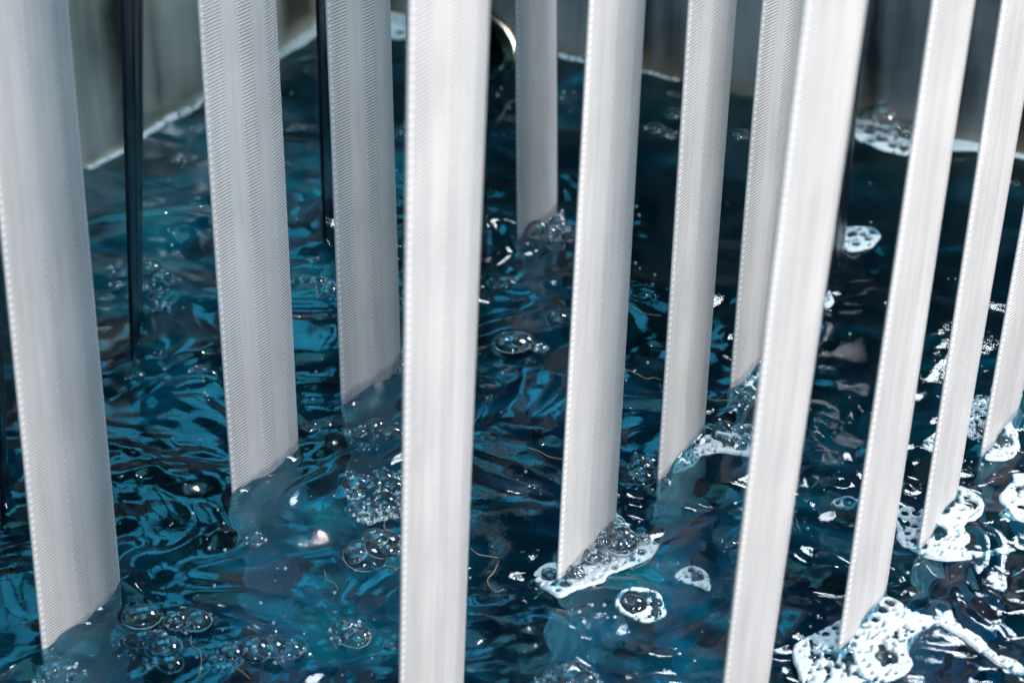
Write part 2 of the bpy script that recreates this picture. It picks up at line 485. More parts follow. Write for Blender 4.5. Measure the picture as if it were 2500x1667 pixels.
C('cluster of dark clear bubbles low down left of the widest central belt', zc(800, 1100, [(190,1260,105),(110,1200,85),(160,1190,55),(80,1280,50),(250,1240,50)]), 40)
C('bubble half hidden by the left edge of the widest central belt near the bottom', zc(800, 1100, [(440,1340,70),(500,1330,60)]), 8)
C('crowd of bubbles cut by the bottom edge, below the froth-footed belt', zc(800, 1100, [(1640,1520,130),(1540,1540,90),(1740,1550,80),(1450,1560,50),(1600,1470,50),(1800,1570,50)]), 110)
C('wide flat pair of glassy bubbles in the dark water right of the central belt', zc(800, 550, [(1250,800,130),(1330,790,85),(1430,830,60),(1180,780,60),(1460,830,35)]), 40)
C('beaded bubble touching the left side of the froth-footed belt', zc(800, 550, [(1560,640,85),(1510,620,30),(1550,600,28),(1600,600,28),(1640,640,45),(1590,590,18)]), 30)
C('clear bubble with a bright rim beside the thin dark belt behind the central one', zc(800, 550, [(1200,390,75),(1250,400,45),(1160,420,40)]), 16)
C('glassy bubble between the froth-footed belt and the next belt to its right', zc(800, 550, [(2130,490,80),(2200,490,40),(2080,510,30)]), 14)
C('round bubbles climbing over the foot of the distant curled belt', zc(800, 0, [(1420,1530,75),(1560,1500,50),(1500,1560,50),(1600,1530,40)]), 10)
C('dark bubbles below the foot of the shaded grey belt', zc(800, 550, [(410,1400,100),(250,1500,55),(210,1400,55),(320,1350,70),(130,1400,40),(480,1420,60)]), 40)
C('small bright bubble pile at the right corner of the shaded grey belt foot', zc(800, 550, [(480,960,60),(440,920,40),(510,900,42),(500,850,26),(470,870,22)]), 30)
C('speckled bubble patch around the dark tapering belt edge', zc(0, 550, [(800,270,50),(830,320,60),(900,260,70),(1010,290,85),(1090,340,70),(1170,380,50),(790,410,40),(1080,480,75),(1060,560,38),(870,480,32),(740,290,28),(1130,540,22),(960,420,50)]), 110)
C('sparkling bubbles just left of the shaded grey belt at mid height', zc(0, 550, [(2100,250,55),(2040,380,60),(2130,390,70),(2210,440,70),(2270,400,45),(2290,630,35)]), 120)
C('raft of small sunlit bubbles in the far blue water right of the dark tapering belt', zc(0, 0, [(1170,1090,50),(1240,1100,45),(1300,1080,50),(1360,1100,42),(1210,1060,35),(1320,1130,30),(1260,1140,25)]), 30)
C('little pair of bubbles below the far raft of small sunlit bubbles', zc(0, 0, [(1325,1230,35),(1290,1240,22)]), 4)
C('far bubble beside the left edge of the second belt', zc(0, 0, [(1370,870,50),(1320,870,30),(1400,850,28)]), 8)
C('oval bubble raft in the far water right of the second belt', zc(0, 0, [(1985,870,45),(1950,880,28),(2040,865,35),(2090,860,25)]), 14)
C('flat ring bubble alone on the far water above the oval raft', zc(0, 0, [(2080,475,52)]), 0)
C('lone bubble close to the dark belt at the top of the left water gap', zc(0, 0, [(2140,290,40)]), 0)
C('blurred bubble standing in the scum line on the left tank wall', zc(0, 0, [(1185,745,60),(1225,770,40)]), 6)
C('blurred bubbles in the left corner of the scum line beside the leftmost belt', zc(0, 0, [(600,1120,38),(640,1140,34)]), 4)
C('distant bubbles left of the curled belt foot in the upper gap', zc(800, 0, [(1190,920,55),(1240,960,35),(1130,940,40),(1270,910,30)]), 30)
C('dim bubbles on the far water left of the central belt', zc(800, 0, [(510,900,55),(530,850,40),(500,960,35)]), 12)
C('dim bubble cluster on dark water right of the froth-footed belt', zc(800, 0, [(2210,870,65),(2290,900,50),(2330,770,60),(2340,640,35),(2330,920,35)]), 24)
C('small dim bubble between the two tall belts on the dark water', zc(1650, 0, [(420,915,65),(480,925,30)]), 4)
C('dark blue bubble pair beside the lower left edge of the brightest belt', zc(1650, 1100, [(375,640,48),(300,610,26),(410,625,30)]), 6)
C('small bubble near the right edge of the scene on the dark water', zc(1650, 0, [(2285,1240,35)]), 3)
C('dark transparent bubble skin at the left of the fringe-footed belt', zc(800, 1100, [(2120,120,90),(2140,190,75),(2060,170,55),(2100,60,60),(2180,80,60)]), 30)
C('small bubble clinging beneath the beaded left edge of the froth-fringed hidden belt', zc(1650, 550, [(460,1170,28),(520,1165,36),(490,1190,20)]), 10)

C('ragged string of scum bubbles strung along the foot of the left tank wall', zc(0, 0, [(680,1070,26),(740,1030,20),(800,985,30),(870,930,22),(1010,860,26),(1060,825,20),(1110,790,30),(1290,720,26),(1340,690,34),(1390,640,24),(1870,345,34),(1930,310,26),(1990,270,36),(2060,225,28),(2110,190,30)]), 60, True)
C('dim froth bubbles strung along the back wall right of the drain pipe', zc(800, 0, [(1600,360,26),(1640,375,34),(1690,390,24),(1735,400,30),(2160,490,26),(2210,500,22),(2270,515,28),(2330,530,22)]), 40, True)
FO = []   # foam patches: label, outline px, holes [(px,py,rpx)], n random holes, (min,max hole px), thickness, open, domes
def FM(label, outline, holes, nr, rr, th, op=0.0, tall=()):
    FO.append((label, outline, holes, nr, rr, th, op, tall))
D9 = 600 / 2352.
FM('biggest bright white foam patch at the lower right, full of dark round holes',
   zc(1900, 1400, [(150,700),(350,600),(610,480),(850,350),(1020,240),(1110,265),(1230,350),(1400,430),(1560,450),(1700,490),(1900,600),(2080,740),(2330,880),(2380,960),(2200,930),(1950,760),(1760,640),(1560,540),(1480,530),(1330,640),(1240,760),(1290,900),(1190,1010),(1000,1090),(700,1130),(400,1120),(270,1050),(200,980),(140,850)], D9),
   zc(1900, 1400, [(1065,310,50),(995,390,48),(920,490,36),(1085,400,20),(1195,555,24),(1125,595,22),(1110,640,34),(1030,660,20),(985,730,42),(1030,835,105),(735,670,18),(710,740,22),(670,810,34),(660,875,62),(560,925,40),(650,960,38),(465,935,36),(735,985,32),(380,945,24),(475,1000,24),(330,905,22),(340,830,58),(500,840,62),(330,710,38),(245,715,22),(390,760,18),(435,785,18),(575,625,26),(455,615,40),(540,565,34),(310,665,20),(385,610,20),(845,935,18),(1000,930,20),(320,765,22),(500,760,22)], D9),
   60, (1.2, 4), .0045, .0)
FM('hourglass shaped bright foam patch around the foot of the narrow right belt',
   zc(1650, 1100, [(1490,460),(1560,425),(1660,440),(1760,380),(1840,310),(1910,270),(1990,300),(2060,360),(2080,420),(2040,480),(1960,520),(1950,570),(1985,620),(1960,680),(2060,700),(2180,660),(2290,665),(2200,690),(2060,730),(1850,765),(1700,740),(1600,700),(1500,630),(1475,560)]),
   zc(1650, 1100, [(1540,470,26),(1620,470,30),(1545,530,36),(1610,550,26),(1560,590,22),(1605,640,22),(1870,380,34),(1840,420,26),(1955,345,20),(1985,400,46),(1890,315,24),(1815,465,18),(1770,595,52),(1700,570,18),(1705,620,18),(1760,640,14),(1670,680,18),(1500,500,20),(1890,615,14),(1560,630,14),(1930,450,12),(1640,520,16)]),
   40, (1.2, 3.5), .004, .0)
FM('thick foam ring shaped like a heart at the foot of the rightmost belt',
   zc(1650, 550, [(2100,1500),(2130,1400),(2210,1340),(2250,1290),(2270,1350),(2310,1400),(2315,1500),(2260,1570),(2180,1590),(2080,1580)]),
   zc(1650, 550, [(2210,1465,62),(2160,1520,14),(2190,1400,22),(2270,1540,12)]), 14, (1.2, 3), .005, .0)
FM('lacy foam sheet of open cells between the two narrow right belts',
   zc(1650, 550, [(2000,1180),(2060,1165),(2140,1190),(2170,1300),(2140,1420),(2090,1480),(2000,1460),(1960,1400),(1970,1270)]),
   zc(1650, 550, [(2070,1210,26),(2060,1250,16),(2030,1290,20),(2080,1330,28),(2030,1350,16),(2050,1400,34),(2100,1280,20),(2110,1230,14),(2095,1390,16),(2010,1400,12)]), 26, (2, 5), .0025, .25)
FM('foam island with a brown centred hole cut by the right picture edge',
   zc(1650, 1100, [(2260,170),(2330,160),(2420,180),(2500,300),(2460,520),(2340,500),(2240,490),(2180,470),(2210,420),(2190,380),(2190,320),(2230,260),(2270,220)]),
   zc(1650, 1100, [(2350,300,55),(2330,260,14),(2330,410,30),(2260,380,12)]), 20, (1.2, 3), .003, .05)
FM('small pointed foam ring with one glassy eye between the two near right belts',
   zc(1650, 1100, [(1050,375),(1100,350),(1160,338),(1220,365),(1228,395),(1180,425),(1110,415)]),
   zc(1650, 1100, [(1165,380,38),(1090,378,14)]), 5, (1, 2), .0025)
FM('foam scrap below the small pointed foam ring',
   zc(1650, 1100, [(990,440),(1050,430),(1085,450),(1060,480),(1000,485),(960,470)]), zc(1650, 1100, [(1045,455,9)]), 3, (1, 2), .0014, .15)
FM('round foam ring with a glassy eye left of the brightest belt',
   zc(1650, 1100, [(0,830),(50,775),(120,765),(200,800),(240,870),(225,940),(150,920),(60,900),(0,870)]),
   zc(1650, 1100, [(145,845,42),(105,798,20),(70,850,12),(120,880,8)]), 12, (1, 2.5), .0025)
FM('foam-rimmed double bubble right of the froth-footed belt',
   zc(800, 1100, [(1930,1060),(1960,990),(2040,955),(2130,950),(2220,970),(2270,1030),(2290,1100),(2230,1150),(2150,1170),(2060,1150),(1960,1110)]),
   zc(800, 1100, [(2065,1045,88),(2140,1000,34),(2215,1045,42),(2215,1105,34),(2165,1060,10),(2170,1130,12),(2190,990,26)]), 10, (1.2, 2.5), .003, 0, ())
FM('frothy skirt under the tall bubble pile at the foot of the froth-footed belt',
   zc(1300, 1200, [(0,1060),(60,980),(200,900),(420,860),(600,640),(760,360),(1050,250),(1300,500),(1520,600),(1640,660),(1560,800),(1450,860),(1200,970),(1000,1040),(900,1180),(680,1290),(500,1360),(340,1430),(230,1380),(100,1230)], 360 / 1882.),
   zc(1300, 1200, [(1150,650,200),(840,580,150),(860,370,130),(750,830,110),(940,850,68),(550,1050,122),(415,1250,74),(220,1070,108),(1430,600,75),(1270,880,34),(1050,970,34),(1128,950,18),(1180,910,22),(75,1175,32),(155,1230,26),(260,1250,32),(320,1355,30),(745,1160,28),(840,1120,18),(50,1080,26),(1050,870,20),(1350,880,14),(1560,650,30),(1390,780,50),(405,1120,34),(920,1000,16),(880,1070,16),(1235,935,12),(305,1200,16),(560,850,32),(620,720,28)], 360 / 1882.),
   20, (1, 3), .0035, .0)
FM('sloping froth fringe on the foot of the fringe-footed belt',
   [(1640, 1155), (1652, 1110), (1690, 1075), (1718, 1036), (1745, 1040), (1790, 1038), (1838, 1038), (1850, 1085), (1835, 1112), (1770, 1105), (1722, 1112), (1690, 1145), (1655, 1162)],
   zc(1650, 550, [(190,1350,26),(205,1410,30),(160,1430,26),(120,1460,22),(80,1480,18),(160,1480,24),(205,1470,20),(240,1390,34),(250,1440,16),(330,1370,60),(420,1380,46),(430,1490,50),(350,1470,40),(480,1450,44),(500,1380,40),(300,1450,30),(400,1440,20)]), 26, (1.5, 4), .0028, .0)
FM('slanting strip of open froth cells on the foot of the half hidden belt',
   zc(1650, 550, [(430,1120),(440,1040),(500,930),(560,820),(620,690),(720,640),(720,760),(640,860),(600,980),(520,1050),(470,1090)]),
   zc(1650, 550, [(605,760,20),(575,830,20),(600,850,18),(545,880,28),(560,935,32),(500,985,36),(460,1050,24),(520,960,16),(600,920,24),(630,720,16),(445,1090,14),(600,800,14),(640,800,22)]), 16, (1.2, 2.6), .003)
FM('grey-brown bubble foam heaped against the back tank wall on the right',
   zc(1650, 0, [(1180,760),(1250,690),(1350,655),(1480,680),(1600,720),(1690,780),(1690,960),(1600,1030),(1450,1015),(1300,960),(1200,900)]),
   zc(1650, 0, [(1410,760,95),(1570,790,55),(1430,880,22),(1310,880,38),(1390,930,38),(1465,970,30),(1540,985,36),(1545,905,48),(1380,870,20),(1300,790,30),(1500,870,22),(1320,940,26),(1280,720,26),(1530,730,18),(1480,920,16),(1620,870,36),(1620,960,30),(1250,850,26)]), 24, (2, 5), .003, .08)
FM('open foam cells floating right of the dark shiny belt edge',
   zc(1650, 550, [(1130,10),(1250,5),(1340,20),(1385,75),(1350,125),(1280,150),(1150,150)]),
   zc(1650, 550, [(1190,45,34),(1300,90,26),(1215,115,26),(1265,60,22),(1330,50,22),(1160,95,16),(1300,128,14),(1240,20,14)]), 10, (1.5, 3), .0025, .0)
FM('white foam bead at the foot of the dark shiny belt edge',
   zc(1650, 550, [(985,560),(1000,500),(1030,465),(1060,510),(1055,560),(1010,585)]), zc(1650, 550, [(1025,510,12),(1020,545,10)]), 3, (1, 2), .003)
FM('small foam knot beside the lower edge of the second narrow right belt',
   zc(1650, 550, [(1660,1480),(1720,1470),(1770,1500),(1780,1540),(1700,1540),(1660,1520)]), zc(1650, 550, [(1720,1510,22),(1690,1500,12),(1750,1520,10)]), 4, (1, 2), .002)
FM('white scum line of froth along the right end of the back wall',
   zc(1650, 0, [(1840,930),(1900,900),(2000,910),(2090,925),(2230,955),(2400,990),(2400,1085),(2280,1060),(2080,1030),(1890,1010),(1840,985)]),
   zc(1650, 0, [(1935,935,18),(2020,955,12),(2330,1010,40),(2300,960,14),(1985,945,6)]), 10, (1.5, 3), .0045)
FM('pale scum line of froth along the foot of the left tank wall',
   zc(0, 0, [(x + 22, y + 26) for (x, y) in [(560,1110),(700,1030),(830,930),(980,840),(1120,740),(1250,680),(1380,580),(1480,520),(1800,330),(2140,130),(2200,110),(2200,170),(2140,210),(1900,350),(1600,540),(1400,640),(1250,730),(1100,820),(950,900),(840,990),(700,1060),(600,1130)]]), [], 26, (2.5, 6), .006)
FM('bright froth in the far corner beside the drain pipe',
   zc(800, 0, [(350,60),(530,50),(640,90),(640,290),(530,290),(440,280),(350,220)]), zc(800, 0, [(490,240,32),(470,180,10)]), 6, (2, 4), .005)
FM('broken line of dim froth along the middle of the back wall',
   zc(800, 0, [(1560,300),(1640,315),(1760,345),(1900,400),(2140,455),(2360,500),(2360,540),(2200,510),(2080,490),(1900,470),(1740,430),(1600,400),(1560,380)]),
   zc(800, 0, [(1640,370,20),(1690,380,24),(1730,400,18),(1900,430,20),(2230,490,12),(2000,450,22),(2100,470,14)]), 30, (2, 6), .002, .18)

# ------------------------------------------------------------------ water
bub = []
for _, pts, _, _ in CL:
    for (x, y, r) in pts:
        p = at(x, y); bub.append((p[0], p[1], r / FPX * depth(p)))
for fo in FO:
    for (x, y, r) in fo[2]:
        if r > 6:
            p = at(x, y); bub.append((p[0], p[1], r / FPX * depth(p)))

def wave(x, y):
    sx = x * 1.0; sy = y * 1.35
    wx = noise(sx * 14, sy * 14, 3); wy = noise(sx * 14 + 9, sy * 14 + 4, 5)
    X = sx + wx * .030; Y = sy + wy * .030
    # the left and the near side boil, the far right is calm
    calm = 1 / (1 + np.exp(-((x - .10) * 14 + (y - .02) * 12)))
    amp = 1 - .72 * calm
    r1 = 1 - np.abs(noise(X * 26, Y * 26, 1)) * 2
    r2 = 1 - np.abs(noise(X * 55 + 3, Y * 55, 2)) * 2
    h = noise(X * 9, Y * 9, 7) * .0042 + noise(X * 22 + 7, Y * 22, 8) * .0030
    h += (r1 * .0014 + r2 * .0003) * amp
    h += noise(X * 48, Y * 48, 9) * .0012 * (.45 + .55 * amp)
    h += noise(X * 100, Y * 100, 10) * .00042 * amp
    rough_ = noise(x * 85 + wx * 1.5, y * 85 + wy * 1.5, 16)
    h = h * (.35 + .65 * amp)
    for k, (xb, yb, a0, *_r) in BELTS.items():          # the water climbs the belts and is dragged down beside them
        c, s = math.cos(a0), math.sin(a0)
        dx, dy = x - xb, y - yb
        u = dx * c + dy * s; n = dx * s - dy * c
        d = np.sqrt(np.maximum(0, np.abs(u) - BW / 2) ** 2 + n ** 2)
        h += rough_ * .0017 * np.exp(-(d / .035) ** 2)
        h += .0022 * np.exp(-d / .0028) - .0010 * np.exp(-((d - .012) / .008) ** 2)
    for (bx, by, R) in bub:
        m = (np.abs(x - bx) < R * 1.8) & (np.abs(y - by) < R * 1.8)
        if not m.any(): continue
        d = np.hypot(x[m] - bx, y[m] - by)
        h[m] += R * .10 * np.exp(-((d - R) / (R * .14)) ** 2)
    return h

MURK_SHEEN = [(320, 620, .035, .20), (400, 430, .06, .12), (430, 800, .05, .10), (760, 420, .05, .16), (770, 660, .03, .20), (420, 940, .03, .10),  # bright and dark reflections painted as dye tone, with aerated plumes
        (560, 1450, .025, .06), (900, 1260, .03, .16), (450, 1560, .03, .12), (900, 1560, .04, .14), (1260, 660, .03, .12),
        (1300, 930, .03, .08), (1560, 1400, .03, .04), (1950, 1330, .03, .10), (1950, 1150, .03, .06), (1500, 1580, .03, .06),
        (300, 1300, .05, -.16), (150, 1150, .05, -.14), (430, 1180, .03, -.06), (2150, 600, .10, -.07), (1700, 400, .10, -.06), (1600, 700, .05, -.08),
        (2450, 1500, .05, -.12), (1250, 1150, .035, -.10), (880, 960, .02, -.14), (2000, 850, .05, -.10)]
def water():
    st = .0014
    na, nb = int(LA / st), int(LB / st)
    a = np.linspace(-.004, LA + .0, na); b = np.linspace(-.004, LB + .0, nb)
    A, B = np.meshgrid(a, b, indexing='ij')
    X = P0[0] + ea[0] * A + eb[0] * B; Y = P0[1] + ea[1] * A + eb[1] * B
    Hh = wave(X.ravel(), Y.ravel())
    V = np.stack([X.ravel(), Y.ravel(), Hh], 1)
    ii = np.arange(na * nb).reshape(na, nb)
    Fc = np.stack([ii[:-1, :-1], ii[1:, :-1], ii[1:, 1:], ii[:-1, 1:]], -1).reshape(-1, 4)
    # skirt and bottom close the body of water
    n0 = len(V)
    loop = list(ii[:, 0]) + list(ii[-1, 1:]) + list(ii[-2::-1, -1]) + list(ii[0, -2:0:-1])
    low = V[loop].copy(); low[:, 2] = -.4215
    V = np.vstack([V, low])
    L = len(loop)
    faces = Fc.tolist()
    for i in range(L):
        j = (i + 1) % L
        faces.append([loop[j], loop[i], n0 + i, n0 + j])
    faces.append([n0 + i for i in range(L - 1, -1, -1)])
    me = bpy.data.meshes.new('water')
    me.from_pydata(V.tolist(), [], faces)
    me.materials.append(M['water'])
    # reflected light and dark painted into the bath's colour, along with aerated plumes
    mk = np.zeros(len(V)) - .05
    x, y = V[:, 0], V[:, 1]
    x = x + noise(x * 22, y * 22, 41) * .02; y = y + noise(V[:, 0] * 22, y * 22, 42) * .02
    for (px, py, rad, am) in MURK_SHEEN:
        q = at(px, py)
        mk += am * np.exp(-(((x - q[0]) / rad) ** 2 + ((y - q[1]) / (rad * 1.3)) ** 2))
    at_ = me.attributes.new('murk_sheen', 'FLOAT', 'POINT'); at_.data.foreach_set('value', mk.astype(np.float32))
    sm = np.ones(len(faces), dtype=bool); sm[-(L + 1):] = False
    me.polygons.foreach_set('use_smooth', sm)
    me.update()
    bm = bmesh.new(); bm.from_mesh(me); bmesh.ops.recalc_face_normals(bm, faces=bm.faces); bm.to_mesh(me); bm.free()
    o = bpy.data.objects.new('water', me); COL.objects.link(o)
    tag(o, kind='structure')
water()

# ------------------------------------------------------------------ bubbles
def bubble_mesh(seed, mat, nu=40, nv=22):
    r = np.random.default_rng(seed)
    V = []; Fc = []
    a1, a2, p1, p2 = r.uniform(-.05, .05, 4)
    for j in range(nv + 1):
        th = math.pi * .60 * j / nv
        for i in range(nu):
            ph = 2 * math.pi * i / nu
            rr = 1 + a1 * math.cos(2 * ph + p1 * 40) + a2 * math.cos(3 * ph + p2 * 60) * math.sin(th)
            V.append((math.sin(th) * math.cos(ph) * rr, math.sin(th) * math.sin(ph) * rr, math.cos(th) * .86))
    for j in range(nv):
        for i in range(nu):
            i2 = (i + 1) % nu
            if j == 0: Fc.append((i, nu + i, nu + i2))
            else: Fc.append((j * nu + i, (j + 1) * nu + i, (j + 1) * nu + i2, j * nu + i2))
    me = bpy.data.meshes.new('bubble')
    nf = len(Fc); n0 = len(V)
    tr, rr_ = 8, .022                                     # thin ring of liquid at its foot, its light arc painted pale
    for i in range(nu):
        ph = 2 * math.pi * i / nu
        rb = 1.0 + a1 * math.cos(2 * ph + p1 * 40) + a2 * math.cos(3 * ph + p2 * 60)
        for k in range(tr):
            a = 2 * math.pi * k / tr
            V.append(((rb + rr_ * math.cos(a)) * math.cos(ph), (rb + rr_ * math.cos(a)) * math.sin(ph), .0 + rr_ * math.sin(a)))
    for i in range(nu):
        i2 = (i + 1) % nu
        for k in range(tr):
            k2 = (k + 1) % tr
            Fc.append((n0 + i * tr + k, n0 + i2 * tr + k, n0 + i2 * tr + k2, n0 + i * tr + k2))
    me.from_pydata(V, [], Fc); me.materials.append(mat); me.materials.append(M['rim'])
    for q in range(nf, len(Fc)): me.polygons[q].material_index = 1
    me.polygons.foreach_set('use_smooth', [True] * len(me.polygons)); me.update()
    return me
BM = {False: [bubble_mesh(i, M['bubble']) for i in range(5)], True: [bubble_mesh(20 + i, M['bubble_milky']) for i in range(5)]}
def add_bubble(par, origin, px, py, rpx, milky, lift=.06):
    p = at(px, py); R = rpx / FPX * depth(p)
    p = at(px, py, R * lift)
    hh = wave(np.array([p[0]]), np.array([p[1]]))[0] if False else 0
    o = bpy.data.objects.new('bubble', random.choice(BM[milky])); COL.objects.link(o)
    o.parent = par
    o.location = (p[0] - origin[0], p[1] - origin[1], p[2] - origin[2] + hh)
    o.scale = (R, R, R * random.uniform(.55, .75)); o.rotation_euler = (random.uniform(-.12, .12), random.uniform(-.12, .12), random.uniform(0, 6.28))
    return p, R
# low ball for microfroth
def tiny_balls(name, spots, parent, origin, mat):
    bm = bmesh.new(); bmesh.ops.create_icosphere(bm, subdivisions=2, radius=1)
    v0 = np.array([v.co for v in bm.verts]); f0 = np.array([[v.index for v in f.verts] for f in bm.faces]); bm.free()
    V = []; Fc = []
    for i, (x, y, z, r) in enumerate(spots):
        V.append(v0 * r + np.array([x - origin[0], y - origin[1], z - origin[2]])); Fc.append(f0 + i * len(v0))
    o = mesh_obj(name, np.vstack(V), np.vstack(Fc), mat, parent)
    return o
for label, pts, micro, milky in CL:
    cx = np.mean([p[0] for p in pts]); cy = np.mean([p[1] for p in pts])
    org = at(cx, cy)
    root = tag(empty('bubble_cluster', org), label, 'bubbles', 'clear bubbles floating on the dye bath')
    rad = []
    for (x, y, r) in pts:
        rad.append(add_bubble(root, org, x, y, r, milky))
    # a few small companions hugging the big ones
    micro = micro if micro > 300 else micro // 2
    for _ in range(min(8, micro // 6)):
        p, R = random.choice(rad); an = random.uniform(0, 6.28); rr = R * random.uniform(.10, .24)
        o = bpy.data.objects.new('bubble', random.choice(BM[milky])); COL.objects.link(o); o.parent = root
        d = R * random.uniform(.85, 1.05)
        o.location = (p[0] + math.cos(an) * d - org[0], p[1] + math.sin(an) * d - org[1], .001)
        o.scale = (rr, rr, rr)
    if micro:
        sp = []
        for _ in range(micro):
            p, R = random.choice(rad)
            an = random.uniform(0, 6.28); d = R * random.gauss(1, .09)
            if random.random() < .10:                      # beads riding on the dome
                e = random.uniform(.2, 1.0); rr = R * math.cos(e)
                sp.append((p[0] + math.cos(an) * rr, p[1] + math.sin(an) * rr, p[2] + R * .8 * math.sin(e), random.uniform(.0002, .0006)))
            else:
                sp.append((p[0] + math.cos(an) * d, p[1] + math.sin(an) * d, random.uniform(0, .0015), random.uniform(.00025, .0009)))
        o = tiny_balls('micro_bubbles', sp, root, org, M['bead'])
        o['kind'] = 'stuff'

# ------------------------------------------------------------------ foam
def catmull(P, n=7):
    P = np.array(P); N = len(P); out = []
    for i in range(N):
        p0, p1, p2, p3 = P[i - 1], P[i], P[(i + 1) % N], P[(i + 2) % N]
        for k in range(n):
            t = k / n
            out.append(.5 * ((2 * p1) + (-p0 + p2) * t + (2 * p0 - 5 * p1 + 4 * p2 - p3) * t * t + (-p0 + 3 * p1 - 3 * p2 + p3) * t ** 3))
    return np.array(out)
def sdf_poly(x, y, P):
    d = np.full(x.shape, 1e9); ins = np.zeros(x.shape, bool)
    for i in range(len(P)):
        a, b = P[i - 1], P[i]
        e = b - a; L = e @ e + 1e-18
        wx, wy = x - a[0], y - a[1]
        t = np.clip((wx * e[0] + wy * e[1]) / L, 0, 1)
        d = np.minimum(d, np.hypot(wx - e[0] * t, wy - e[1] * t))
        if a[1] != b[1]:
            c = ((a[1] <= y) != (b[1] <= y)) & (x < (b[0] - a[0]) * (y - a[1]) / (b[1] - a[1]) + a[0])
            ins ^= c
    return np.where(ins, d, -d)
def foam_patch(label, outline, holes, nr, rr, th, op, tall):
    P = catmull([at(x, y)[:2] for (x, y) in outline])
    org = np.array([P[:, 0].mean(), P[:, 1].mean(), 0])
    root = tag(empty('foam_patch', org), label, 'foam', 'white foam patches on the dye bath')
    # stretch of ground px in depth: holes are round in the picture, oval on the water
    Hs = []
    for (x, y, r) in holes:
        p = at(x, y); R = r / FPX * depth(p)
        Hs.append((p[0], p[1], R, R * 1.25))
    lo, hi = P.min(0), P.max(0)
    tries = 0
    nr = int(nr * 3)
    while nr > 0 and tries < 3000:
        tries += 1
        x, y = random.uniform(lo[0], hi[0]), random.uniform(lo[1], hi[1])
        R = random.uniform(*rr) / FPX
        if sdf_poly(np.array([x]), np.array([y]), P)[0] < R * 1.6: continue
        if any(math.hypot(x - h[0], (y - h[1])) < h[2] * 1.15 + R * 1.4 for h in Hs): continue
        Hs.append((x, y, R, R * 1.15)); nr -= 1
    st = .00055
    if (hi - lo).max() > .16: st = .0008
    gx = np.arange(lo[0] - st * 3, hi[0] + st * 3, st); gy = np.arange(lo[1] - st * 3, hi[1] + st * 3, st)
    X, Y = np.meshgrid(gx, gy, indexing='ij')
    def sd(x, y):
        jit = noise(x * 420, y * 420, 4) * .0003 + noise(x * 120, y * 120, 6) * .0009
        d = sdf_poly(x, y, P) + jit
        o = d.copy()
        for (hx, hy, ra, rb) in Hs:
            m = (np.abs(x - hx) < ra * 2.6) & (np.abs(y - hy) < rb * 2.6)
            if not m.any(): continue
            q = (np.hypot((x[m] - hx) / ra, (y[m] - hy) / rb) - 1) * ra
            d[m] = np.minimum(d[m], q)
        return d, o
    x, y = X.ravel().copy(), Y.ravel().copy()
    d, do = sd(x, y)
    nxy = X.shape
    ii = np.arange(X.size).reshape(nxy)
    Q = np.stack([ii[:-1, :-1], ii[1:, :-1], ii[1:, 1:], ii[:-1, 1:]], -1).reshape(-1, 4)
    keep = d[Q].mean(1) > 0
    Q = Q[keep]
    used = np.unique(Q)
    # snap the ragged border on the contour
    cnt = np.bincount(Q.ravel(), minlength=X.size)
    bd = np.where((cnt > 0) & (cnt < 4))[0]
    e = st * .25
    for _ in range(2):
        d0, _o = sd(x[bd], y[bd]); dx, _o = sd(x[bd] + e, y[bd]); dy, _o = sd(x[bd], y[bd] + e)
        g = np.stack([(dx - d0) / e, (dy - d0) / e], 1); gl = np.maximum(.3, np.hypot(g[:, 0], g[:, 1]))
        s = np.clip(d0, -st * 1.2, st * 1.2) / gl ** 2
        x[bd] -= g[:, 0] * s; y[bd] -= g[:, 1] * s
    d, do = sd(x, y)
    wdt = .0011
    tt = np.clip(d / wdt, 0, 1)
    h = th * (.10 * np.sqrt(1 - (1 - tt) ** 2) + .30 * np.clip(do / .012, 0, 1) ** .8)
    h *= .85 + .2 * noise(x * 50, y * 50, 12)
    base = wave(x[used], y[used]) if False else wbase(x[used], y[used])
    z = np.zeros(X.size)
    z[used] = base + h[used] + .0003
    z[bd] = wbase(x[bd], y[bd]) - .0006
    remap = np.full(X.size, -1); remap[used] = np.arange(len(used))
    Vt = np.stack([x[used], y[used], z[used]], 1) - org
    o = mesh_obj('froth', Vt, remap[Q], M['foam'], root)
    at_ = o.data.attributes.new('open', 'FLOAT', 'POINT')
    th_edge = np.clip(1 - do[used] / .004, 0, 1) * .12
    at_.data.foreach_set('value', (op + th_edge + .30 * np.clip(noise(x[used] * 45, y[used] * 45, 15), -.6, 1)).astype(np.float32))
    nb_ = 0
    for (x_, y_, r) in sorted(holes, key=lambda q: -q[2]):
        if r > 5.5 and nb_ < 60:
            nb_ += 1
            add_bubble(root, org, x_, y_ - r * .12, r * 1.06, False, .2)
def wbase(x, y):
    """the smooth part of the water level, for things that float on it"""
    sx = x; sy = y * 1.35
    wx = noise(sx * 14, sy * 14, 3); wy = noise(sx * 14 + 9, sy * 14 + 4, 5)
    X = sx + wx * .030; Y = sy + wy * .030
    calm = 1 / (1 + np.exp(-((x - .10) * 14 + (y - .02) * 12)))
    amp = 1 - .72 * calm
    return (noise(X * 9, Y * 9, 7) * .0042 + noise(X * 22 + 7, Y * 22, 8) * .0030 + .0008 * amp) * (.35 + .65 * amp)
for f in FO: foam_patch(*f)

